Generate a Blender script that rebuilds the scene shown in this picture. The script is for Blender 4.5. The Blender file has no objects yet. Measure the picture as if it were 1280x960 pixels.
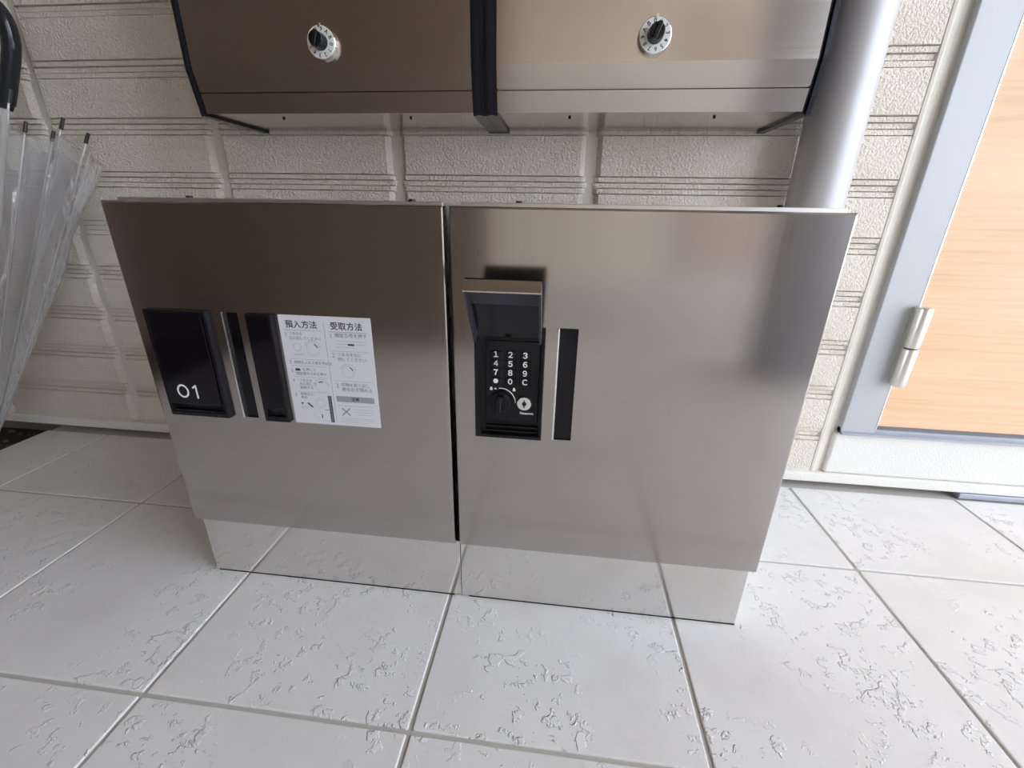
import bpy, bmesh, math, random
from mathutils import Vector, Matrix
random.seed(7)
sc = bpy.context.scene
COL = sc.collection

# ---------------------------------------------------------------- camera
cd = bpy.data.cameras.new('camera'); cam = bpy.data.objects.new('camera', cd); COL.objects.link(cam)
cd.sensor_fit = 'HORIZONTAL'; cd.sensor_width = 36.0; cd.lens = 545.045 / 1280 * 36.0
cd.clip_start = .01; cd.clip_end = 200
YAW, PITCH, ROLL = .1073, .3712, .0191
fw = Vector((-math.sin(YAW)*math.cos(PITCH), math.cos(YAW)*math.cos(PITCH), -math.sin(PITCH)))
rt = Vector((math.cos(YAW), math.sin(YAW), 0)); up = rt.cross(fw)
r2 = rt*math.cos(ROLL) + up*math.sin(ROLL); u2 = up*math.cos(ROLL) - rt*math.sin(ROLL)
M = Matrix((r2, u2, -fw)).transposed().to_4x4(); M.translation = (.5148, -.4689, .5257)
cam.matrix_world = M
sc.camera = cam

# ---------------------------------------------------------------- sky and exposure
w = bpy.data.worlds.new('sky'); sc.world = w; w.use_nodes = True
bg = w.node_tree.nodes['Background']
bg.inputs[0].default_value = (.84, .925, 1.06, 1); bg.inputs[1].default_value = 7.0
sc.view_settings.view_transform = 'Standard'; sc.view_settings.look = 'None'
sc.view_settings.gamma = 1; sc.view_settings.use_curve_mapping = False
sc.view_settings.exposure = -.18

# ---------------------------------------------------------------- materials
def mat(name, col, rough=.5, metal=0., **k):
    m = bpy.data.materials.new(name); m.use_nodes = True
    b = m.node_tree.nodes['Principled BSDF']
    b.inputs['Base Color'].default_value = (*col, 1); b.inputs['Roughness'].default_value = rough
    b.inputs['Metallic'].default_value = metal
    for a, v in k.items(): b.inputs[a.replace('_', ' ')].default_value = v
    return m
def nodes(m):
    nt = m.node_tree; return nt, nt.nodes, nt.links, nt.nodes['Principled BSDF']
def coords(m, scale=(1, 1, 1), kind='Object'):
    nt, n, l, b = nodes(m)
    tc = n.new('ShaderNodeTexCoord'); mp = n.new('ShaderNodeMapping'); mp.inputs['Scale'].default_value = scale
    l.new(tc.outputs[kind], mp.inputs[0]); return mp.outputs[0]
def noise(m, vec, scale, detail=2, rough=.5):
    nt, n, l, b = nodes(m); t = n.new('ShaderNodeTexNoise')
    t.inputs['Scale'].default_value = scale; t.inputs['Detail'].default_value = detail; t.inputs['Roughness'].default_value = rough
    l.new(vec, t.inputs['Vector']); return t.outputs['Fac']
def ramp(m, fac, stops):
    nt, n, l, b = nodes(m); r = n.new('ShaderNodeValToRGB'); e = r.color_ramp.elements
    while len(e) < len(stops): e.new(.5)
    for el, (p, c) in zip(e, stops): el.position = p; el.color = (*c, 1) if len(c) == 3 else c
    l.new(fac, r.inputs[0]); return r.outputs[0]
def bump(m, h, strength, dist):
    nt, n, l, b = nodes(m); bp = n.new('ShaderNodeBump')
    bp.inputs['Strength'].default_value = strength; bp.inputs['Distance'].default_value = dist
    l.new(h, bp.inputs['Height'])
    prev = b.inputs['Normal'].links
    if prev: l.new(prev[0].from_socket, bp.inputs['Normal'])
    l.new(bp.outputs[0], b.inputs['Normal'])
def basecol(m, out): m.node_tree.links.new(out, m.node_tree.nodes['Principled BSDF'].inputs['Base Color'])

M_SIDING = mat('siding_render', (.70, .655, .57), .85)
v = coords(M_SIDING)
basecol(M_SIDING, ramp(M_SIDING, noise(M_SIDING, v, 9, 3), [(.3, (.73, .665, .555)), (.7, (.79, .73, .625))]))
bump(M_SIDING, noise(M_SIDING, v, 250, 2, .65), 1.0, .0046)
M_CHANNEL = mat('siding_joint', (.68, .635, .55), .8)
M_SEAL = mat('sealant', (.66, .62, .53), .7)
bump(M_SEAL, noise(M_SEAL, coords(M_SEAL), 160, 2), .35, .002)
M_SMOOTH = mat('sill_panel', (.74, .715, .66), .8)
bump(M_SMOOTH, noise(M_SMOOTH, coords(M_SMOOTH), 260, 2), .5, .002)

M_TILE = mat('porcelain_tile', (.62, .61, .60), .42)
v = coords(M_TILE, kind='Generated'); nt, n, l, b = nodes(M_TILE)
oi = n.new('ShaderNodeObjectInfo'); vm = n.new('ShaderNodeVectorMath'); vm.operation = 'MULTIPLY_ADD'
gm = n.new('ShaderNodeNewGeometry')
l.new(gm.outputs['Position'], vm.inputs[0]); vm.inputs[1].default_value = (1, 1, 1)
sc_ = n.new('ShaderNodeVectorMath'); sc_.operation = 'SCALE'; sc_.inputs[0].default_value = (9, 7, 3)
l.new(oi.outputs['Random'], sc_.inputs['Scale']); l.new(sc_.outputs[0], vm.inputs[2])
tv = vm.outputs[0]
basecol(M_TILE, ramp(M_TILE, noise(M_TILE, tv, 7, 5, .6), [(.25, (.70, .68, .66)), (.5, (.77, .755, .74)), (.8, (.82, .81, .80))]))
# flaked slate-like relief: thresholded noise, only in patches
mk = ramp(M_TILE, noise(M_TILE, tv, 7, 2), [(.44, (0, 0, 0)), (.58, (1, 1, 1))])
fl = ramp(M_TILE, noise(M_TILE, tv, 60, 4, .62), [(.565, (0, 0, 0)), (.615, (1, 1, 1))])
mul = n.new('ShaderNodeMath'); mul.operation = 'MULTIPLY'; l.new(mk, mul.inputs[0]); l.new(fl, mul.inputs[1])
bump(M_TILE, mul.outputs[0], .8, .0022)
bump(M_TILE, noise(M_TILE, tv, 22, 4), .25, .002)
M_GROUT = mat('grout', (.50, .47, .43), .9)

def steel(name, col, rough, streak=.02, axis='z', wavy=0):
    m = mat(name, col, rough, 1.0)
    v = coords(m, (500, 500, 3) if axis == 'z' else (3, 500, 500))
    nz = noise(m, v, 1, 2)
    nt, n, l, b = nodes(m); mr = n.new('ShaderNodeMapRange')
    mr.inputs['To Min'].default_value = max(.01, rough-streak); mr.inputs['To Max'].default_value = rough+streak
    l.new(nz, mr.inputs[0]); l.new(mr.outputs[0], b.inputs['Roughness'])
    if wavy: bump(m, noise(m, coords(m, (13, 1, .5)), 1, 2), wavy, .01)     # slightly uneven sheet
    return m
M_DOOR = steel('hairline_steel_door', (.47, .44, .415), .155, .03, wavy=.05)
M_PLINTH = steel('polished_steel_plinth', (.74, .725, .70), .10, .02)
M_MAIL = steel('hairline_steel_mailbox', (.60, .55, .50), .17, .03, 'x')
M_BODY = mat('locker_body_steel', (.72, .70, .68), .4, 1.)
M_EDGE = mat('bright_steel_edge', (.82, .82, .82), .2, 1.)
M_BLACKGL = mat('black_gloss_plastic', (.005, .004, .006), .10, 0., Specular_IOR_Level=.3)
M_BLACK = mat('black_plastic', (.008, .008, .009), .35, Specular_IOR_Level=.3)
M_DARKPL = mat('dark_panel_plastic', (.010, .009, .012), .22, Specular_IOR_Level=.25)
M_GREYPL = mat('grey_lid_plastic', (.045, .042, .055), .3, Specular_IOR_Level=.3)
M_WHITEP = mat('white_print', (.85, .85, .85), .5)
M_STICK = mat('sticker_paper', (.72, .72, .75), .35)
M_INK = mat('print_ink', (.05, .05, .06), .5)
M_INKG = mat('print_grey', (.33, .34, .36), .5)
M_CHROME = mat('chrome', (.85, .85, .84), .12, 1.)
M_DIALW = mat('dial_ring_white', (.72, .73, .70), .4)
M_NAVY = mat('mailbox_side_plastic', (.008, .009, .014), .22, Specular_IOR_Level=.4)
M_PIPE = mat('silver_downpipe', (.47, .455, .455), .46, .25)
M_ALU = mat('door_frame_aluminium', (.44, .45, .46), .45, .12)
M_ALU2 = mat('threshold_aluminium', (.36, .39, .44), .4, .4)
M_HINGE = mat('hinge_satin_nickel', (.74, .71, .65), .32, .85)
M_HANDLE = mat('umbrella_handle_black', (.02, .022, .028), .12, .0)
M_CAP = mat('rib_cap_black', (.02, .02, .02), .4)
M_RIB = mat('umbrella_rib', (.75, .74, .70), .35, .3)
M_SOIL = mat('dark_soil', (.035, .028, .02), .95)
M_PEBBLE = mat('pebble', (.09, .075, .06), .8)
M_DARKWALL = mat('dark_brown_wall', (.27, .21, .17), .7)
M_OPP = mat('added_wall_render', (.74, .645, .54), .85)
M_CEIL = mat('added_ceiling_brown', (.30, .235, .18), .8)
M_COLUMN = mat('added_column_grey', (.23, .24, .275), .6)
M_GROUND = mat('outside_paving', (.66, .645, .61), .9)
bump(M_GROUND, noise(M_GROUND, coords(M_GROUND), 40, 4), .3, .01)

M_WOOD = mat('oak_door_wood', (.83, .52, .30), .45)
v = coords(M_WOOD, (1.1, 1, 46)); nz = noise(M_WOOD, v, 3.2, 6, .62)
v2 = coords(M_WOOD, (.9, 1, 7)); nz2 = noise(M_WOOD, v2, 2.0, 3, .5)
nt, n, l, b = nodes(M_WOOD); mx = n.new('ShaderNodeMath'); mx.operation = 'ADD'; l.new(nz, mx.inputs[0]); l.new(nz2, mx.inputs[1])
hf = n.new('ShaderNodeMath'); hf.operation = 'MULTIPLY'; hf.inputs[1].default_value = .5; l.new(mx.outputs[0], hf.inputs[0])
basecol(M_WOOD, ramp(M_WOOD, hf.outputs[0], [(.32, (.60, .355, .19)), (.45, (.74, .46, .265)), (.60, (.80, .52, .32))]))

M_PALEWOOD = mat('pale_wood', (.46, .36, .29), .5)

def film():
    m = bpy.data.materials.new('clear_vinyl'); m.use_nodes = True
    nt = m.node_tree; n = nt.nodes; l = nt.links; n.clear()
    out = n.new('ShaderNodeOutputMaterial'); tr = n.new('ShaderNodeBsdfTransparent'); tr.inputs[0].default_value = (.95, .955, .965, 1)
    gl = n.new('ShaderNodeBsdfGlossy'); gl.inputs['Roughness'].default_value = .09; gl.inputs['Color'].default_value = (1, 1, 1, 1)
    df = n.new('ShaderNodeBsdfTranslucent'); df.inputs[0].default_value = (.8, .8, .83, 1)
    dd = n.new('ShaderNodeBsdfDiffuse'); dd.inputs[0].default_value = (.8, .8, .83, 1)
    tc = n.new('ShaderNodeTexCoord'); mp = n.new('ShaderNodeMapping'); mp.inputs['Rotation'].default_value = (0, .22, 0); mp.inputs['Scale'].default_value = (2.2, 2.2, .7); nz = n.new('ShaderNodeTexNoise'); nz.inputs['Scale'].default_value = 14; nz.inputs['Detail'].default_value = 2
    bp = n.new('ShaderNodeBump'); bp.inputs['Strength'].default_value = .5; bp.inputs['Distance'].default_value = .012
    l.new(tc.outputs['Object'], mp.inputs[0]); l.new(mp.outputs[0], nz.inputs['Vector']); l.new(nz.outputs['Fac'], bp.inputs['Height']); l.new(bp.outputs[0], gl.inputs['Normal'])
    lw = n.new('ShaderNodeFresnel'); lw.inputs['IOR'].default_value = 1.48; l.new(bp.outputs[0], lw.inputs['Normal'])
    hz = n.new('ShaderNodeMixShader'); hz.inputs[0].default_value = .5; l.new(df.outputs[0], hz.inputs[1]); l.new(dd.outputs[0], hz.inputs[2])
    m1 = n.new('ShaderNodeMixShader'); m1.inputs[0].default_value = .29; l.new(tr.outputs[0], m1.inputs[1]); l.new(hz.outputs[0], m1.inputs[2])
    m2 = n.new('ShaderNodeMixShader'); l.new(lw.outputs[0], m2.inputs[0]); l.new(m1.outputs[0], m2.inputs[1]); l.new(gl.outputs[0], m2.inputs[2])
    l.new(m2.outputs[0], out.inputs[0])
    return m
M_FILM = film()

# ---------------------------------------------------------------- helpers
def obj(name, bm, m, parent=None, smooth=False):
    me = bpy.data.meshes.new(name)
    bmesh.ops.recalc_face_normals(bm, faces=bm.faces[:])
    bm.to_mesh(me); bm.free()
    return link(name, me, m, parent, smooth)
def link(name, me, m, parent=None, smooth=False):
    if m is not None:
        me.materials.clear(); me.materials.append(m)
    if smooth:
        for p in me.polygons: p.use_smooth = True
    o = bpy.data.objects.new(name, me); COL.objects.link(o)
    if parent is not None: attach(o, parent)
    return o
def world_of(o):
    mw = o.matrix_basis.copy(); p = o.parent
    if p is not None: return world_of(p) @ o.matrix_parent_inverse @ mw
    return mw
def attach(o, parent):
    o.parent = parent; o.matrix_parent_inverse = world_of(parent).inverted()
def thing(name, label, cat, loc, group=None):
    o = bpy.data.objects.new(name, None); COL.objects.link(o); o.location = loc; o.empty_display_size = .05
    o['label'] = label; o['category'] = cat
    if group: o['group'] = group
    return o
def tag(o, label, cat, group=None):
    o['label'] = label; o['category'] = cat
    if group: o['group'] = group
def struct(o, label=None, cat=None):
    o['kind'] = 'structure'
    if label: o['label'] = label
    if cat: o['category'] = cat
    return o
def bx(x0, x1, y0, y1, z0, z1, bev=0, seg=2, bm=None):
    b = bmesh.new() if bm is None else bm
    g = bmesh.ops.create_cube(b, size=1)
    for vv in g['verts']:
        vv.co = Vector(((x0+x1)/2+vv.co.x*(x1-x0), (y0+y1)/2+vv.co.y*(y1-y0), (z0+z1)/2+vv.co.z*(z1-z0)))
    if bev:
        es = list({e for vv in g['verts'] for e in vv.link_edges})
        bmesh.ops.bevel(b, geom=es, offset=bev, segments=seg, affect='EDGES', profile=.5)
    return b
def cyl(p0, p1, r0, r1=None, seg=24, bm=None, caps=True, bev=0):
    b = bmesh.new() if bm is None else bm
    r1 = r0 if r1 is None else r1
    p0 = Vector(p0); p1 = Vector(p1); d = p1-p0
    q = d.to_track_quat('Z', 'Y').to_matrix().to_4x4()
    g = bmesh.ops.create_cone(b, cap_ends=caps, segments=seg, radius1=r0, radius2=r1, depth=d.length,
                              matrix=Matrix.Translation((p0+p1)/2) @ q)
    if bev:
        es = [e for e in {e for vv in g['verts'] for e in vv.link_edges} if any(len(f.verts) > 4 for f in e.link_faces)]
        bmesh.ops.bevel(b, geom=es, offset=bev, segments=2, affect='EDGES', profile=.5)
    return b
def tube(pts, rad, seg=12, bm=None, cap=True):
    """a tube along points; rad a number or list"""
    b = bmesh.new() if bm is None else bm
    pts = [Vector(p) for p in pts]; n = len(pts)
    rs = rad if isinstance(rad, (list, tuple)) else [rad]*n
    t0 = (pts[1]-pts[0]).normalized(); a = t0.orthogonal().normalized(); rings = []
    for i, p in enumerate(pts):
        t = (pts[min(i+1, n-1)]-pts[max(i-1, 0)]).normalized()
        a = (a-t*a.dot(t)).normalized(); c = t.cross(a)
        rings.append([b.verts.new(p+(a*math.cos(2*math.pi*k/seg)+c*math.sin(2*math.pi*k/seg))*rs[i]) for k in range(seg)])
    for i in range(n-1):
        for k in range(seg):
            b.faces.new((rings[i][k], rings[i][(k+1) % seg], rings[i+1][(k+1) % seg], rings[i+1][k]))
    if cap: b.faces.new(rings[0][::-1]); b.faces.new(rings[-1])
    return b
def prism_x(prof, x0, x1, bm=None):
    """profile in (y,z), extruded along x"""
    b = bmesh.new() if bm is None else bm
    A = [b.verts.new((x0, y, z)) for y, z in prof]; B = [b.verts.new((x1, y, z)) for y, z in prof]; n = len(prof)
    for i in range(n): b.faces.new((A[i], A[(i+1) % n], B[(i+1) % n], B[i]))
    b.faces.new(A[::-1]); b.faces.new(B)
    return b
def plate(x0, x1, y0, y1, z0, z1, holes, bev=0):
    """plate with rectangular holes (x0,x1,z0,z1), front at y0, back at y1"""
    b = bmesh.new()
    xs = sorted({x0, x1, *[h[0] for h in holes], *[h[1] for h in holes]})
    zs = sorted({z0, z1, *[h[2] for h in holes], *[h[3] for h in holes]})
    V = {}
    def vt(i, j, s):
        if (i, j, s) not in V: V[i, j, s] = b.verts.new((xs[i], y0 if s == 0 else y1, zs[j]))
        return V[i, j, s]
    def solid(i, j):
        if not (0 <= i < len(xs)-1 and 0 <= j < len(zs)-1): return False
        cx, cz = (xs[i]+xs[i+1])/2, (zs[j]+zs[j+1])/2
        return not any(h[0] < cx < h[1] and h[2] < cz < h[3] for h in holes)
    for i in range(len(xs)-1):
        for j in range(len(zs)-1):
            if not solid(i, j): continue
            for s in (0, 1): b.faces.new((vt(i, j, s), vt(i+1, j, s), vt(i+1, j+1, s), vt(i, j+1, s)))
            for di, dj, (a, c) in ((-1, 0, ((i, j), (i, j+1))), (1, 0, ((i+1, j), (i+1, j+1))), (0, -1, ((i, j), (i+1, j))), (0, 1, ((i, j+1), (i+1, j+1)))):
                if not solid(i+di, j+dj): b.faces.new((vt(*a, 0), vt(*c, 0), vt(*c, 1), vt(*a, 1)))
    bmesh.ops.recalc_face_normals(b, faces=b.faces[:])
    if bev:
        def outer(e):
            p, q = e.verts[0].co, e.verts[1].co
            if abs(p.y-y0) > 1e-6 or abs(q.y-y0) > 1e-6: return False
            return any(abs(p[k]-vv) < 1e-6 and abs(q[k]-vv) < 1e-6 for k, vv in ((0, x0), (0, x1), (2, z0), (2, z1)))
        bmesh.ops.bevel(b, geom=[e for e in b.edges if outer(e)], offset=bev, segments=2, affect='EDGES', profile=.5)
    return b
_dg = None
def text_mesh(s, size, x, z, y, align='CENTER', bold=0., rot=0., depth=.0001, spacing=1.0):
    """lettering on a plane facing -y, as a mesh in world coordinates"""
    cu = bpy.data.curves.new('lettering', 'FONT'); cu.body = s; cu.size = size; cu.align_x = align; cu.align_y = 'CENTER'
    cu.resolution_u = 3; cu.offset = bold; cu.extrude = depth; cu.space_character = spacing
    o = bpy.data.objects.new('lettering', cu); COL.objects.link(o)
    dg = bpy.context.evaluated_depsgraph_get(); me = bpy.data.meshes.new_from_object(o.evaluated_get(dg))
    bpy.data.objects.remove(o); bpy.data.curves.remove(cu)
    c, s_ = math.cos(rot), math.sin(rot)
    for vv in me.vertices:
        px, py, pz = vv.co
        vv.co = (x+px*c-py*s_, y-pz, z+px*s_+py*c)
    me.update(); return me
def join_me(bm, me):
    bm.from_mesh(me); bpy.data.meshes.remove(me)

# ================================================================ SETTING
YW = .385                                   # face of the siding
JX = [.204+.349*k for k in range(-5, 3)]    # vertical joints; last one .902
XL, XR = -1.30, 1.055
# ---- back wall slab with the door opening
b = bmesh.new()
bx(XL-.2, 1.09, YW+.0105, YW+.16, .012, 2.75, bm=b); bx(1.09, 1.98, YW+.0105, YW+.16, 2.18, 2.75, bm=b)
bx(1.98, 3.4, YW+.0105, YW+.16, .012, 2.75, bm=b); bx(1.09, 1.98, YW+.0105, YW+.16, .012, .118, bm=b)
wall_back = struct(obj('wall_back', b, M_CHANNEL))
PITCHZ = .0913; ST = .0092
def band(n): return .5896+PITCHZ*n          # top line of groove band n
xs_edges = [XL] + JX + [XR]
D1, D2 = .0028, .0056
HALF = .0155
shared = {}
def block(x0, x1, n, zmin=None, l_end=True, r_end=True):
    """one siding block with stepped upper and lower edges"""
    zl = band(n) - 1.5*ST; zu = band(n+1) - 1.5*ST
    G, GD = .0010, .0055                     # narrow grooves between the steps
    def gr(z, d0, d1): return [(z-G, d0), (z, max(d0, d1)+GD), (z+G, d1)]
    prof = [(zl, D2)] + gr(zl+.5*ST, D2, D1) + gr(zl+1.5*ST, D1, 0) + gr(zu-1.5*ST, 0, D1) + gr(zu-.5*ST, D1, D2) + [(zu, D2)]
    if zmin is not None:
        prof = [(zmin, 0)] + [(z, d) for z, d in prof if z > zmin+.0005]
    w = x1-x0; h0 = prof[0][0]
    bmx = bmesh.new(); rows = []
    for z, d in prof:
        e = .0065*min(1, d/D2)               # deeper rows reach further into the joint
        a = [(-.006, .0115), (-.002, .0050+d*.5), (.0025, d)]
        L = [(x0-e+ax, dy if dy > d else d) for ax, dy in a] if l_end else [(x0, .0115), (x0, d)]
        Rr = [(x1+e-ax, dy if dy > d else d) for ax, dy in a][::-1] if r_end else [(x1, d), (x1, .0115)]
        rows.append([bmx.verts.new((px, YW+dy, z)) for px, dy in L+Rr])
    for i in range(len(rows)-1):
        for k in range(len(rows[0])-1):
            bmx.faces.new((rows[i][k], rows[i][k+1], rows[i+1][k+1], rows[i+1][k]))
    for row in (rows[0], rows[-1]):
        bmx.faces.new(row)
    return bmx
for c in range(len(xs_edges)-1):
    le, re = c > 0, True
    x0 = xs_edges[c]+(HALF if le else 0); x1 = xs_edges[c+1]-(HALF if c < len(xs_edges)-2 else 0)
    o = None
    for n_ in range(-6, 23):
        if n_ == -6:
            o0 = obj('siding_block', block(x0, x1, n_, zmin=.0345, l_end=le, r_end=re), M_SIDING, wall_back)
            continue
        if o is None:
            o = obj('siding_block', block(x0, x1, n_, l_end=le, r_end=re), M_SIDING, wall_back); n0 = n_
        else:
            k = o.copy(); COL.objects.link(k); k.location.z = (n_-n0)*PITCHZ
# wall on the far side of the door, plain courses
for n_ in range(-5, 22):
    obj('siding_block', block(2.0+.02, 2.62, n_), M_SIDING, wall_back) if n_ < 12 else None
# bottom trim
struct(obj('trim_1', bx(XL, 3.4, YW-.006, YW+.03, .0125, .0345, .003), M_SMOOTH), 'cream drip trim along the foot of the siding wall', 'trim')
# sealant strip between siding and door frame
prof = [(1.052, YW+.010), (1.056, YW+.001), (1.0605, YW+.0005), (1.065, YW+.004), (1.074, YW+.0075), (1.089, YW+.0085), (1.089, YW+.02), (1.052, YW+.02)]
b = bmesh.new()
A = [b.verts.new((x, y, .0345)) for x, y in prof]; B = [b.verts.new((x, y, 2.7)) for x, y in prof]
for i in range(len(prof)): b.faces.new((A[i], A[(i+1) % len(prof)], B[(i+1) % len(prof)], B[i]))
b.faces.new(A[::-1]); b.faces.new(B)
struct(obj('trim_2', b, M_SEAL), 'beige sealant joint between siding and door frame', 'sealant')
# smooth panel under the door
struct(obj('trim_3', bx(1.0815, 2.0, YW-.001, YW+.03, .0345, .1265, .004), M_SMOOTH), 'smooth cream panel under the door threshold', 'panel')
# foundation in the gap below the trim
struct(obj('trim_4', bx(XL, 3.4, YW+.04, YW+.16, -.05, .0125), M_DARKWALL), 'dark foundation strip below the siding', 'foundation')

# ---- floor: mortar bed with tiles
TS, GX, GY = .3187, .3784, -.1782
FX0, FY1 = -.745, .372
floor = struct(obj('floor', bx(FX0+.004, 3.2, -3.2, FY1+.05, -.06, -.0022), M_GROUT))
gap = .0046
tiles = {}
for i in range(-4, 6):
    for j in range(-4, 2):
        x0, x1 = GX+i*TS+gap/2, GX+(i+1)*TS-gap/2; y0, y1 = GY+j*TS+gap/2, GY+(j+1)*TS-gap/2
        x0 = max(x0, FX0); y1 = min(y1, FY1)
        key = (round(x1-x0, 4), round(y1-y0, 4))
        if key not in tiles:
            tb = bx(0, x1-x0, 0, y1-y0, -.02, 0, .0016, 2); t = obj('tile', tb, M_TILE); tiles[key] = t.data
        else:
            t = bpy.data.objects.new('tile', tiles[key]); COL.objects.link(t)
        t.location = (x0, y0, 0); attach(t, floor)
# earth strip at the left end of the tiles
struct(obj('ground', bx(XL-.2, FX0+.004, -3.2, YW+.16, -.20, -.035), M_SOIL), 'dark earth strip beside the tile edge', 'ground')
b = bmesh.new()
for _ in range(220):
    s = random.uniform(.004, .011); c = Vector((random.uniform(-1.2, FX0-.008), random.uniform(-.2, .41), -.033))
    bmesh.ops.create_icosphere(b, subdivisions=1, radius=s, matrix=Matrix.Translation(c) @ Matrix.Diagonal((1, random.uniform(.6, 1), .6, 1)))
g = obj('gravel', b, M_PEBBLE); tag(g, 'dark small gravel on the earth strip beyond the tiles', 'gravel'); g['kind'] = 'stuff'
# ---- unseen porch parts added for light and reflections: side wall, opposite wall, ceiling; then paving outside
struct(obj('added_wall_left', bx(XL-.2, XL, -3.3, YW+.2, -.1, 2.75), M_DARKWALL), 'added dark brown side wall, out of view, darkening the left', 'wall')  # added out of view, blocks light and reflects dark on the left
b = bx(-1.5, 2.9, -3.9, -3.7, 0, 2.75)
wo = struct(obj('added_wall_front', b, M_OPP), 'added cream wall behind the camera for the steel to reflect', 'wall')  # added behind the camera as something for the steel to mirror
obj('door_leaf', bx(1.45, 2.36, -3.70, -3.675, .10, 2.1, .004), M_PALEWOOD, wo)  # door on the added wall, only seen as a reflection
obj('door_frame', plate(1.39, 2.42, -3.68, -3.70, .05, 2.16, [(1.45, 2.36, .10, 2.1)]), M_ALU, wo)
b = bx(-1.5, 3.0, -3.9, YW+.2, 2.75, 2.9)
struct(obj('added_wall_front', bx(-1.5, .22, -1.4, -1.25, 0, 2.75), M_DARKWALL), 'added dark brown partition behind the camera, darkening the left locker', 'wall')  # added to darken the left locker's reflection and the light there
struct(obj('added_column', bx(1.24, 1.46, -1.25, -1.03, 0, 2.75, .01), M_COLUMN), 'unseen blue-grey column opposite the oak door', 'added_column')  # added for the dark band reflected at the right locker's edge
struct(obj('added_ceiling', b, M_CEIL), 'unseen light-blocking ceiling', 'added_ceiling')  # added overhead, out of view, so light enters from the right
struct(obj('ground', bx(-30, 40, -40, -3.2, -.5, -.012), M_GROUND), 'outside paving beyond the tiles', 'ground')
struct(obj('ground', bx(3.2, 40, -3.2, 20, -.5, -.012), M_GROUND), 'outside paving beside the building', 'ground')

# ================================================================ DOOR
door = bpy.data.objects.new('door_1', None); COL.objects.link(door); door.location = (1.55, YW, .127)
struct(door, 'light oak door in a grey aluminium frame', 'door')
FY = YW-.004
b = bmesh.new()
bx(1.087, 1.149, FY, FY+.07, .1275, 2.18, .0015, bm=b); bx(1.955, 2.017, FY, FY+.07, .1275, 2.18, .0015, bm=b); bx(1.149, 1.955, FY, FY+.07, 2.118, 2.18, .0015, bm=b)
obj('door_frame', b, M_ALU, door)
obj('frame_lip', bx(1.1485, 1.1502, FY-.0005, FY+.03, .141, 2.118), M_EDGE, door)
obj('door_leaf', bx(1.1525, 1.952, FY+.006, FY+.046, .1465, 2.115, .001), M_WOOD, door)
obj('threshold', prism_x([(FY-.006, .127), (FY-.006, .1315), (FY+.003, .1345), (FY+.003, .139), (FY+.06, .141), (FY+.06, .127)], 1.087, 2.017), M_ALU2, door)
for zb in (.24, 1.72):
    hy, hr = .367, .0127
    h = obj('hinge', cyl((1.1485, hy, zb), (1.1485, hy, zb+.0722), hr, bev=.0025, seg=32), M_HINGE, door, True)
    obj('hinge_knuckle', cyl((1.1485, hy, zb+.0738), (1.1485, hy, zb+.147), hr, bev=.0025, seg=32), M_HINGE, h, True)
    obj('hinge_pin', cyl((1.1485, hy, zb+.07), (1.1485, hy, zb+.076), hr*.8), M_BLACK, h)
    obj('hinge_leaf', bx(1.139, 1.158, hy, FY+.007, zb+.002, zb+.145), M_HINGE, h)
b = cyl((1.88, FY+.006, 1.05), (1.88, FY-.05, 1.05), .011); bx(1.76, 1.892, FY-.058, FY-.042, 1.041, 1.059, .004, bm=b)
obj('door_handle', b, M_HINGE, door)
o = struct(obj('trim_5', bx(1.345, 2.0, YW-.0085, YW+.02, .0002, .0122, .0012), M_ALU2), 'thin aluminium strip on the tiles below the door panel', 'strip')

# ================================================================ DOWNPIPE
PX, PY, PR = .909, .336, .0408
dp = thing('downpipe', 'silver-grey rainwater downpipe between the mailboxes and the door', 'pipe', (PX, PY, 0))
pts = [(PX, PY, 2.75), (PX, PY, 1.6), (PX, PY, .55), (PX, PY, .13)]
for k in range(1, 9):
    a = math.radians(82)*k/8; R_ = .085
    q = R_*(1-math.cos(a)); zz = .13-R_*math.sin(a)
    pts.append((PX-.32*q, PY-.95*q, zz))
pts.append((pts[-1][0]-.32*.03, pts[-1][1]-.95*.03, .0425))
obj('pipe', tube(pts, PR, 40), M_PIPE, dp, True)
b = cyl((PX, PY, 1.30), (PX, PY, 1.33), PR+.003, seg=40); bx(PX-.012, PX+.012, PY+.03, YW+.012, 1.302, 1.328, bm=b)
obj('bracket', b, M_EDGE, dp)

# ================================================================ PARCEL LOCKERS
ZB, ZT, W = .1005, .5325, .39
def locker(X, label):
    t = thing('parcel_locker', label, 'locker', (X+W/2, .12, 0), 'steel parcel lockers on the tiled floor')
    obj('body', bx(X+.010, X+.3865, .0125, .25, ZB, .5366, .001), M_BODY, t)
    obj('foot_seal', bx(X+.010, X+.384, .0070, .236, 0, .0024), M_BLACK, t)
    for sx in (.067, .341):
        obj('bolt', cyl((X+sx, .05, .5366), (X+sx, .05, .5395), .0042, .0034, seg=12), M_BLACK, t)
    return t
# ---- left locker
L0 = locker(0., 'dark steel parcel locker numbered 01 with a white instruction sticker')
holesL = [(.1183, .1367, .2750, .4118)]
obj('door', plate(0, W, 0, .0122, ZB, ZT, holesL, .0022), M_DOOR, L0)
obj('plinth', bx(.006, .3946, .0068, .24, .0022, ZB, .0006, 1), M_PLINTH, L0)
def pull(X0, X1, Z0, Z1, t):
    """sunken finger pull: bright left flange and black inside"""
    p = obj('finger_pull', bx(X0, X1, .0022, .0121, Z0, Z1), M_BLACKGL, t)
    obj('edge_flange', bx(X0-.0024, X0+.0002, -.0016, .004, Z0, Z1, .0006, 2), M_EDGE, p)
pull(.1183, .1367, .2750, .4118, L0)
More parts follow.
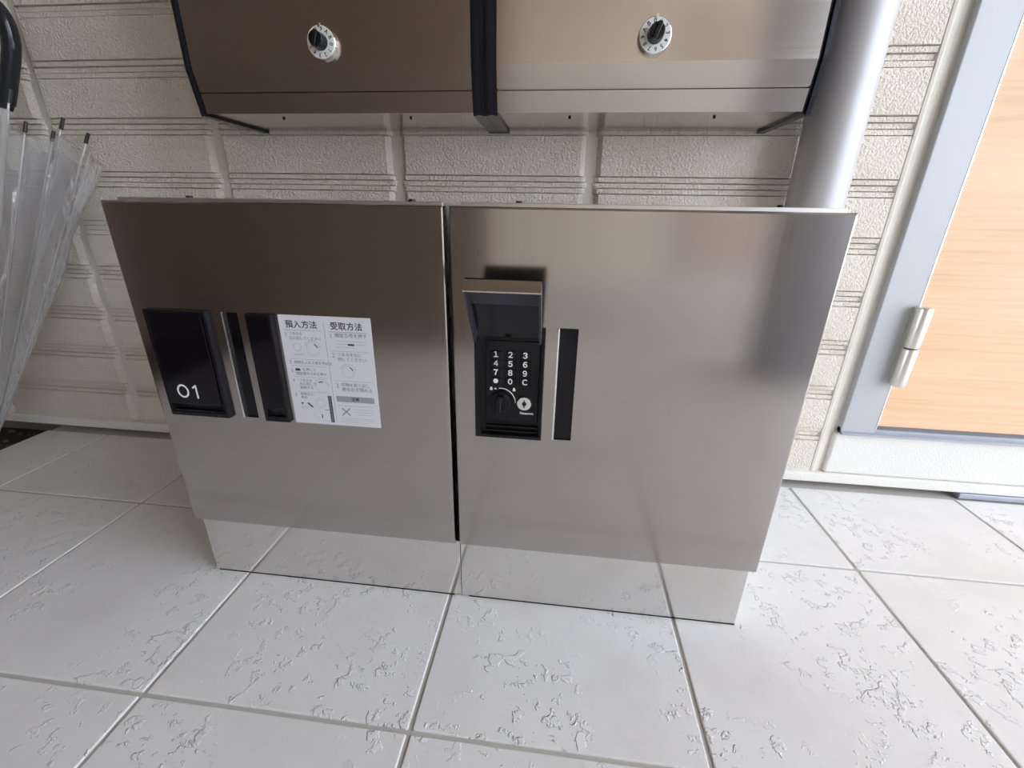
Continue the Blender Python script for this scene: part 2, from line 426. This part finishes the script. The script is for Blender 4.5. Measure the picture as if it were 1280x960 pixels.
# lock housing with the closed number lid
hs = obj('lock_housing', plate(.0195, .1003, -.0062, 0, .2742, .4125, [(.0232, .0962, .2795, .4095)], .0008), M_DARKPL, L0)
obj('housing_back', bx(.0225, .097, -.0006, .0002, .279, .410), M_BLACK, hs)
lid = obj('number_lid', bx(.0238, .0945, -.0078, -.0008, .2915, .4090, .0012), M_BLACKGL, L0)
b = bmesh.new(); vs = []
for k in range(41):
    a = 2*math.pi*k/40
    vs.append([b.verts.new((.0466+rx*math.cos(a), -.0080, .3097+rz*math.sin(a))) for rx, rz in ((.0056, .0068), (.0080, .0092))])
for k in range(40): b.faces.new((vs[k][0], vs[k][1], vs[k+1][1], vs[k+1][0]))
obj('digit', b, M_WHITEP, lid)
b = bmesh.new(); b.faces.new([b.verts.new((x, -.0080, z)) for x, z in ((.0641, .3005), (.0665, .3005), (.0665, .3189), (.0645, .3189), (.0597, .3153), (.0611, .3135), (.0641, .3157))])
obj('digit', b, M_WHITEP, lid)
obj('finger_lip', bx(.0245, .094, -.0052, -.0006, .2800, .2825, .0005), M_DARKPL, hs)
# pull cover beside it
hc = obj('handle_cover', plate(.149, .1816, -.0050, 0, .2735, .4118, [(.1535, .1782, .2806, .2903)], .0008), M_DARKPL, L0)
obj('notch', bx(.1535, .1782, -.0004, .0002, .2806, .2903), M_BLACK, hc)
obj('cover_insert', bx(.1508, .1792, -.0056, -.0046, .2925, .4098, .0004), M_BLACKGL, hc)
# sticker
SX0, SX1, SZ0, SZ1 = .1877, .3002, .2727, .4122
st = obj('instruction_sticker', bx(SX0, SX1, -.0006, .0002, SZ0, SZ1), M_STICK, L0)
def su(u): return SX0+u*(SX1-SX0)
def sv(v): return SZ1-v*(SZ1-SZ0)
ink = bmesh.new(); grey = bmesh.new(); SYY = -.0007
def sline(bm, u0, u1, v, th=.0004): bx(su(u0), su(u1), SYY, SYY+.0003, sv(v)-th/2, sv(v)+th/2, bm=bm)
def stext(bm, s, u, v, size, align='LEFT', bold=0., spacing=1.): join_me(bm, text_mesh(s, size, su(u), sv(v), SYY, align, bold, spacing=spacing))
def sring(bm, u, v, r, th=.0004, a0=0, a1=360, n=28):
    cx, cz = su(u), sv(v); vs = []
    for k in range(n+1):
        a = math.radians(a0+(a1-a0)*k/n)
        vs.append((bm.verts.new((cx+(r-th)*math.cos(a), SYY, cz+(r-th)*math.sin(a))), bm.verts.new((cx+r*math.cos(a), SYY, cz+r*math.sin(a)))))
    for k in range(n): bm.faces.new((vs[k][0], vs[k][1], vs[k+1][1], vs[k+1][0]))
def sbar(bm, u0, v0, u1, v1, th):
    a = Vector((su(u0), SYY, sv(v0))); c = Vector((su(u1), SYY, sv(v1))); d = (c-a).normalized(); p = Vector((-d.z, 0, d.x))*th/2
    bm.faces.new([bm.verts.new(q) for q in (a+p, c+p, c-p, a-p)])
stext(ink, '預入方法', .245, .082, .0098, 'CENTER', .00012, 1.02); stext(ink, '受取方法', .735, .082, .0098, 'CENTER', .00012, 1.02)
sline(grey, .05, .455, .128, .0005); sline(grey, .535, .955, .128, .0005)
bx(su(.4895), su(.493), SYY, SYY+.0003, sv(.97), sv(.05), bm=grey)
for s, v in (('1', .165), ('2', .415), ('3', .495), ('4', .585), ('5', .722)): stext(grey, s, .045, v, .0062)
for s, v in (('1', .165), ('2', .335), ('3', .615)): stext(grey, s, .535, v, .0085)
S = .0044
for s, u, v in (('つまみを', .09, .158), ('左に回してください', .09, .198), ('荷物を入れて扉を閉める', .10, .415), ('　　を押して', .10, .480),
                ('暗証番号４桁を押す', .10, .518), ('つまみを', .12, .580), ('右に回して', .12, .615), ('施錠する', .12, .650), ('荷物の入', .11, .712), ('表示', .11, .745)):
    stext(grey, s, u, v, S, bold=.00003)
for s, u, v, z in (('暗証番号を押す', .60, .158, .0056), ('つまみを左に', .60, .325, .0050), ('回してください', .60, .368, .0050), ('荷物を取り出し', .60, .602, .0052), ('扉を必ず閉める', .60, .645, .0056)):
    stext(grey, s, u, v, z, bold=.00006)
for u0, u1, v in ((.60, .93, .205), (.60, .72, .232), (.82, .93, .232), (.60, .80, .258), (.11, .22, .335), (.11, .22, .345), (.06, .455, .385), (.06, .455, .445), (.06, .455, .548), (.06, .455, .69), (.535, .955, .295), (.535, .955, .565),
                (.53, .94, .80), (.72, .94, .835), (.72, .94, .86), (.72, .90, .885), (.55, .93, .925), (.55, .93, .945), (.55, .85, .965), (.09, .21, .835), (.30, .42, .965), (.09, .18, .85)):
    sline(grey, u0, u1, v, .0003)
bx(su(.73), su(.80), SYY, SYY+.0003, sv(.243), sv(.226), bm=ink); bx(su(.10), su(.155), SYY, SYY+.0003, sv(.492), sv(.470), bm=ink)
sring(grey, .165, .275, .0050); bx(su(.11), su(.225), SYY, SYY+.0002, sv(.3475), sv(.3455), bm=grey)
for u, v, r, tilt in ((.335, .285, .0082, 40), (.375, .628, .0080, 100), (.70, .475, .0078, 40)):
    sring(grey, u, v, r, .0003); sring(ink, u, v, r*.82, .0013, tilt-28, tilt+28, 10)
    for k in range(9): 
        a = math.radians(20+k*17); bx(su(u)+r*1.22*math.cos(a)-.0005, su(u)+r*1.22*math.cos(a)+.0005, SYY, SYY+.0002, sv(v)+r*1.22*math.sin(a)-.0005, sv(v)+r*1.22*math.sin(a)+.0005, bm=grey)
bx(su(.425), su(.465), SYY, SYY+.0003, sv(.975), sv(.715), bm=ink)
for k in range(24): bx(su(.437), su(.453), SYY-.0001, SYY+.0002, sv(.725+k*.0104), sv(.721+k*.0104), bm=grey)
sring(grey, .33, .79, .006, .0003); sline(ink, .37, .42, .855, .0006); sring(grey, .28, .90, .005, .0003)
sbar(ink, .18, .795, .235, .835, .0022); sbar(ink, .10, .80, .13, .80, .0012); sbar(ink, .33, .90, .33, .94, .0012); sbar(ink, .115, .79, .115, .815, .0008)
bx(su(.525), su(.955), SYY, SYY+.0003, sv(.765), sv(.71), bm=grey)
stext(ink, '注意', .74, .738, .0052, 'CENTER', .0001)
sbar(grey, .57, .825, .665, .895, .0019); sbar(grey, .57, .895, .665, .825, .0019)
obj('printed_text', ink, M_INK, st)['kind'] = 'stuff'; obj('printed_diagram', grey, M_INKG, st)['kind'] = 'stuff'

# ---- right locker
XR0 = .3959
R0 = locker(XR0, 'bright steel parcel locker with its black keypad lid flipped open')
holesR = [(.5157, .5363, .2735, .4107), (.4262, .4985, .2762, .4040)]
obj('door', plate(XR0, XR0+W, 0, .0122, ZB, ZT, holesR, .0022), M_DOOR, R0)
obj('plinth', bx(.3953, XR0+W-.006, .0068, .24, .0022, ZB, .0006, 1), M_PLINTH, R0)
pull(.5157, .5363, .2735, .4107, R0)
hs = obj('lock_housing', plate(.4208, .5008, -.0035, 0, .2722, .4100, [(.4262, .4985, .2762, .4040)], .0008), M_DARKPL, R0)
panel = obj('keypad_panel', bx(.4262, .4985, .0050, .0100, .2762, .4040), M_BLACK, R0)
pl2 = obj('keypad_plate', bx(.4325, .4955, .0030, .0052, .2925, .3925, .0008), M_BLACKGL, R0)
for zz in (.2790, .2850, .3955):
    obj('ledge', bx(.4325, .4955, .0005, .0055, zz, zz+.0022, .0006), M_BLACKGL, panel)
keys = ['１', '２', '３', '４', '５', '６', '７', '８', '９', '●', '０', 'Ｃ']
kb = None
for i, kx in enumerate(keys):
    cx, cz = .4452+.0169*(i % 3), .3762-.0108*(i//3)
    if kb is None:
        k = obj('key', bx(-.0062, .0062, .0016, .0032, -.0043, .0043, .0005, 1), M_BLACKGL, None); kb = k.data
    else:
        k = bpy.data.objects.new('key', kb); COL.objects.link(k)
    k.location = (cx, 0, cz); attach(k, R0)
    me = text_mesh(kx, .0088 if kx != '●' else .007, cx-.0002, cz, .00150, bold=.00022 if kx != '４' else .00004)
    link('lettering', me, M_WHITEP, k)
# knob
kn = obj('turn_knob', cyl((.4500, .0032, .3175), (.4500, -.0010, .3175), .0135, .0128, 32, bev=.0008), M_BLACK, R0, False)
b = bx(-.0042, .0042, -.0095, .002, -.0125, .0125, .002)
bmesh.ops.transform(b, matrix=Matrix.Translation((.4502, 0, .3165)) @ Matrix.Rotation(math.radians(6), 4, 'Y'), verts=b.verts[:])
obj('grip', b, M_BLACKGL, kn)
obj('grip_mark', bx(.4515, .4525, -.0098, -.0092, .309, .326), M_GREYPL, kn)
# printed arc and lock marks
b = bmesh.new(); vs = []
for k in range(13):
    a = math.radians(96-96*k/12); R_ = .0178
    vs.append([b.verts.new((.4505+(R_+s)*math.cos(a), .00280, .3172+(R_+s)*math.sin(a))) for s in (-.0005, .0005)])
for k in range(12): b.faces.new((vs[k][0], vs[k][1], vs[k+1][1], vs[k+1][0]))
for (mx_, mz_) in ((.4395, .3335), (.4665, .3335)):
    bx(mx_-.0016, mx_+.0016, .0027, .0030, mz_-.0015, mz_+.0011, bm=b); bx(mx_-.0010, mx_+.0010, .0027, .0030, mz_+.0011, mz_+.0026, bm=b)
bx(.4432, .4456, .0027, .0030, .3333, .3347, bm=b)
join_me(b, text_mesh('Panasonic', .0041, .4822, .3043, .0028, bold=.00008))
obj('printed_marks', b, M_WHITEP, R0)
kc = obj('key_cylinder', cyl((.4790, .0032, .3178), (.4790, -.0005, .3178), .0088, .0084, 32, bev=.0006), M_CHROME, R0)
b = cyl((.4790, 0, .3178), (.4790, -.0009, .3178), .0026, seg=16); bx(.4783, .4797, -.0010, 0, .3130, .3226, bm=b)
obj('keyhole', b, M_BLACK, kc)
# open lid: shallow box hinged at the top of the housing
hy, hz = -.0035, .4005
d = Vector((0, -.050, .0655)).normalized(); nrm = Vector((0, d.y*d.z/abs(d.y*d.z)*abs(d.z), -abs(d.y)))   # underside direction
nrm = Vector((0, -d.z, d.y)).normalized()
LX0, LX1, LLEN, LD, TH = .4235, .4968, .0865, .0165, .0020
base = Vector((0, hy, hz))
def lidbox(x0, x1, a0, a1, n0, n1, bm):
    g = bmesh.ops.create_cube(bm, size=1)
    for vv in g['verts']:
        x = x0 if vv.co.x < 0 else x1; a = a0 if vv.co.y < 0 else a1; nn = n0 if vv.co.z < 0 else n1
        vv.co = base + d*a + nrm*nn; vv.co.x = x
b = bmesh.new(); lidbox(LX0, LX1, 0, LLEN, 0, TH, b)
ld = obj('open_lid', b, M_BLACKGL, R0)
b = bmesh.new(); lidbox(LX0, LX1, LLEN-TH, LLEN, TH, LD, b); obj('lid_front', b, M_MAIL, ld)
for x0, x1 in ((LX0, LX0+TH), (LX1-TH, LX1)):
    b = bmesh.new(); lidbox(x0, x1, .006, LLEN-TH, TH, LD*.92, b); obj('lid_side', b, M_GREYPL, ld)
b = bmesh.new(); lidbox(LX0+TH, LX1-TH, LLEN*.62, LLEN-TH, TH, TH+.0008, b); obj('lid_lining', b, M_GREYPL, ld)
obj('hinge_bar', cyl((LX0, hy+.001, hz), (LX1, hy+.001, hz), .0028, seg=12), M_BLACK, ld)

# ================================================================ MAILBOXES
MF, MB, MZ0, MZB, MZL, MZT = .2245, .2375, .659, .7135, .6845, 1.06
def mprof(y_off=0., z_low=MZ0, back=YW+.002, top=MZT):
    return [(MF+y_off, top), (MF+y_off, MZB), (MB+y_off, z_low), (back, z_low), (back, top)]
def mailbox(x0, x1, sl, sr, label, dial_x, dial_rot):
    t = thing('mailbox', label, 'mailbox', ((x0+x1)/2, .30, MZ0), 'steel mailboxes on the siding wall')
    def yl(z): return MF+(MB-MF)*(MZB-z)/(MZB-MZ0)
    # lower body with lip
    obj('body', prism_x([(yl(MZL-.0008), MZL-.0008), (MB, MZ0), (YW-.0005, MZ0), (YW-.0005, MZT-.002), (MF+.016, MZT-.002), (MF+.016, MZL+.0)], x0, x1), M_MAIL, t)
    b = prism_x([(MF, MZT-.09), (MF, MZB), (yl(MZL+.0008), MZL+.0008), (MF+.0155, MZL+.0008), (MF+.0155, MZT-.09)], x0, x1)
    bmesh.ops.bevel(b, geom=[e for e in b.edges if abs(e.verts[0].co.z-MZL-.0008) < 1e-5 and abs(e.verts[1].co.z-MZL-.0008) < 1e-5], offset=.0012, segments=2, affect='EDGES')
    obj('front_door', b, M_MAIL, t)
    f = obj('letter_flap', bx(x0, x1, MF, MF+.0155, MZT-.088, MZT-.004, .001), M_MAIL, t)
    for a0, a1 in (sl, sr):
        b = prism_x([(MF-.003, MZT), (MF-.003, MZB), (MB-.003, MZ0-.0035), (YW-.0005, MZ0-.0035), (YW-.0005, MZT)], a0, a1)
        bmesh.ops.bevel(b, geom=[e for e in b.edges if e.calc_length() < .4 and e.verts[0].co.y < .26 and e.verts[1].co.y < .26 and abs(e.verts[0].co.x-e.verts[1].co.x) < 1e-6], offset=min(.005, (a1-a0)*.35), segments=4, affect='EDGES')
        obj('side_panel', b, M_NAVY, t, False)
    cz = .7385
    rg = obj('dial_ring', cyl((dial_x, MF+.001, cz), (dial_x, MF-.0085, cz), .0208, .0200, 48, bev=.0008), M_CHROME, t)
    obj('number_disc', cyl((dial_x, MF-.0080, cz), (dial_x, MF-.0095, cz), .0190, seg=48), M_DIALW, rg)
    kb_ = obj('dial_knob', cyl((dial_x, MF-.0090, cz), (dial_x, MF-.0250, cz), .0102, .0092, 32, bev=.001), M_BLACK, t)
    b = bx(-.0028, .0028, MF-.0285, MF-.022, -.0092, .0092, .001)
    bmesh.ops.transform(b, matrix=Matrix.Translation((dial_x, 0, cz)) @ Matrix.Rotation(math.radians(20), 4, 'Y'), verts=b.verts[:])
    obj('knob_grip', b, M_BLACK, kb_)
    obj('pointer', prism_x([(MF-.0104, cz+.0165), (MF-.0104, cz+.0215), (MF-.008, cz+.0215), (MF-.008, cz+.0165)], dial_x-.0016, dial_x+.0016), M_EDGE, rg)
    b = bmesh.new()
    for i, ch in enumerate('0123456789AB'):
        a = math.radians(90-30*i)+dial_rot
        join_me(b, text_mesh(ch, .0068, dial_x+.0148*math.cos(a), cz+.0148*math.sin(a), MF-.0096, bold=.00012, rot=a-math.pi/2))
    obj('dial_lettering', b, M_INK, rg)
    for sx in (.25, .75):
        b = bmesh.new(); bmesh.ops.create_cone(b, cap_ends=True, segments=12, radius1=.0022, radius2=.0016, depth=.002, matrix=Matrix.Translation((x0+(x1-x0)*sx, .27, MZ0-.001)))
        obj('screw', b, M_DARKPL, t)
    return t
mailbox(-.033, .3757, (-.0445, -.033), (.3757, .3930), 'brown-tinted steel mailbox above the parcel locker numbered 01', .1715, math.radians(-100))
mailbox(.4108, .8170, (.3935, .4108), (.8170, .8285), 'steel mailbox next to the silver downpipe', .6135, math.radians(8))

# ================================================================ UMBRELLA
T0 = Vector((-.640, .165, .004)); H0 = Vector((-.4826, .325, .6946))
ub = thing('umbrella', 'loosely folded clear vinyl umbrella with a black crook handle leaning on the wall', 'umbrella', tuple(T0))
ax = (H0-T0).normalized(); e1 = (Vector((1, 0, 0))-ax*ax.x).normalized(); e2 = ax.cross(e1)      # e2 points to the wall or camera
if e2.y > 0: e2 = -e2
LEN = (H0-T0).length
def upt(s, r, th): return T0+ax*s+(e1*math.cos(th)+e2*math.sin(th))*r
S0, RL = .055, .640                 # crown position, rib length
rng = random.Random(3)
ribs = [(math.radians(a), r, (t_-.084)/.982) for a, r, t_ in ((-62, .055, .706), (-25, .110, .718), (4, .118, .724), (34, .125, .735), (78, .11, .72), (126, .11, .72), (175, .11, .72), (238, .06, .71))]
NR = len(ribs)
NP, NSS = 14, 26
b = bmesh.new(); grid = []
for i in range(NSS+1):
    t = i/NSS; row = []
    for k in range(NR):
        th0, r0, l0 = ribs[k]; th1, r1, l1 = ribs[(k+1) % NR]
        if k == NR-1: th1 += 2*math.pi
        for j in range(NP):
            f = j/NP
            r = (r0+(r1-r0)*f); bulge = math.sin(math.pi*f)
            thx = th0+(th1-th0)*(f + .42*bulge*t*(1-.2*f))      # film folds over to one side
            env = t**.74
            crink = .10*math.sin(9*t+3.1*k+5*f)*bulge + .05*math.sin(23*t+7*k+11*f)*bulge
            rr = .006+(r*env)*(1+(.50*t+.05+crink*t)*bulge**1.3)
            s = S0+(l0+(l1-l0)*f)*t*math.cos(.19) - .030*t*t*bulge
            row.append(b.verts.new(upt(s, rr, thx)))
    grid.append(row)
n_ = NR*NP
for i in range(NSS):
    for j in range(n_): b.faces.new((grid[i][j], grid[i][(j+1) % n_], grid[i+1][(j+1) % n_], grid[i+1][j]))
cn = obj('canopy', b, M_FILM, ub, True)
for k in range(NR):
    th, r, l_ = ribs[k]
    pts = [upt(S0+l_*t*math.cos(.19), .004+r*t**.74*.985, th) for t in [q/10 for q in range(11)]]
    tipd = (pts[-1]-pts[-2]).normalized(); pts.append(pts[-1]+tipd*.012)
    rb = obj('rib', tube(pts, .0014, 6), M_RIB, ub, True)
    obj('rib_cap', cyl(pts[-1]-tipd*.003, pts[-1]+tipd*.017, .0031, .0027, 10), M_CAP, rb)
obj('shaft', cyl(upt(.03, 0, 0), H0, .005, seg=12), M_RIB, ub, True)
obj('ferrule', cyl(T0, upt(.06, 0, 0), .004, .0075, 14), M_CAP, ub, True)
# crook handle: straight grip, then a hook bending to the left
hp = [Vector(q) for q in ((-.4826, .325, .6946), (-.4765, .325, .7043), (-.4514, .325, .7454), (-.4355, .325, .7736), (-.4291, .325, .7978), (-.4333, .325, .8217),
                          (-.4493, .325, .8391), (-.4781, .325, .8482), (-.5165, .325, .8386), (-.5503, .325, .8156), (-.5763, .325, .7815))]
for _ in range(2):                   # round the hook
    q = [hp[0]]
    for a, c in zip(hp, hp[1:]): q += [a*.75+c*.25, a*.25+c*.75]
    hp = q+[hp[-1]]
obj('handle', tube(hp, [.0122]*len(hp), 20), M_HANDLE, ub, True)
obj('collar', cyl(H0-ax*.012, H0+ax*.004, .0085, .0118, 18), M_CAP, ub, True)
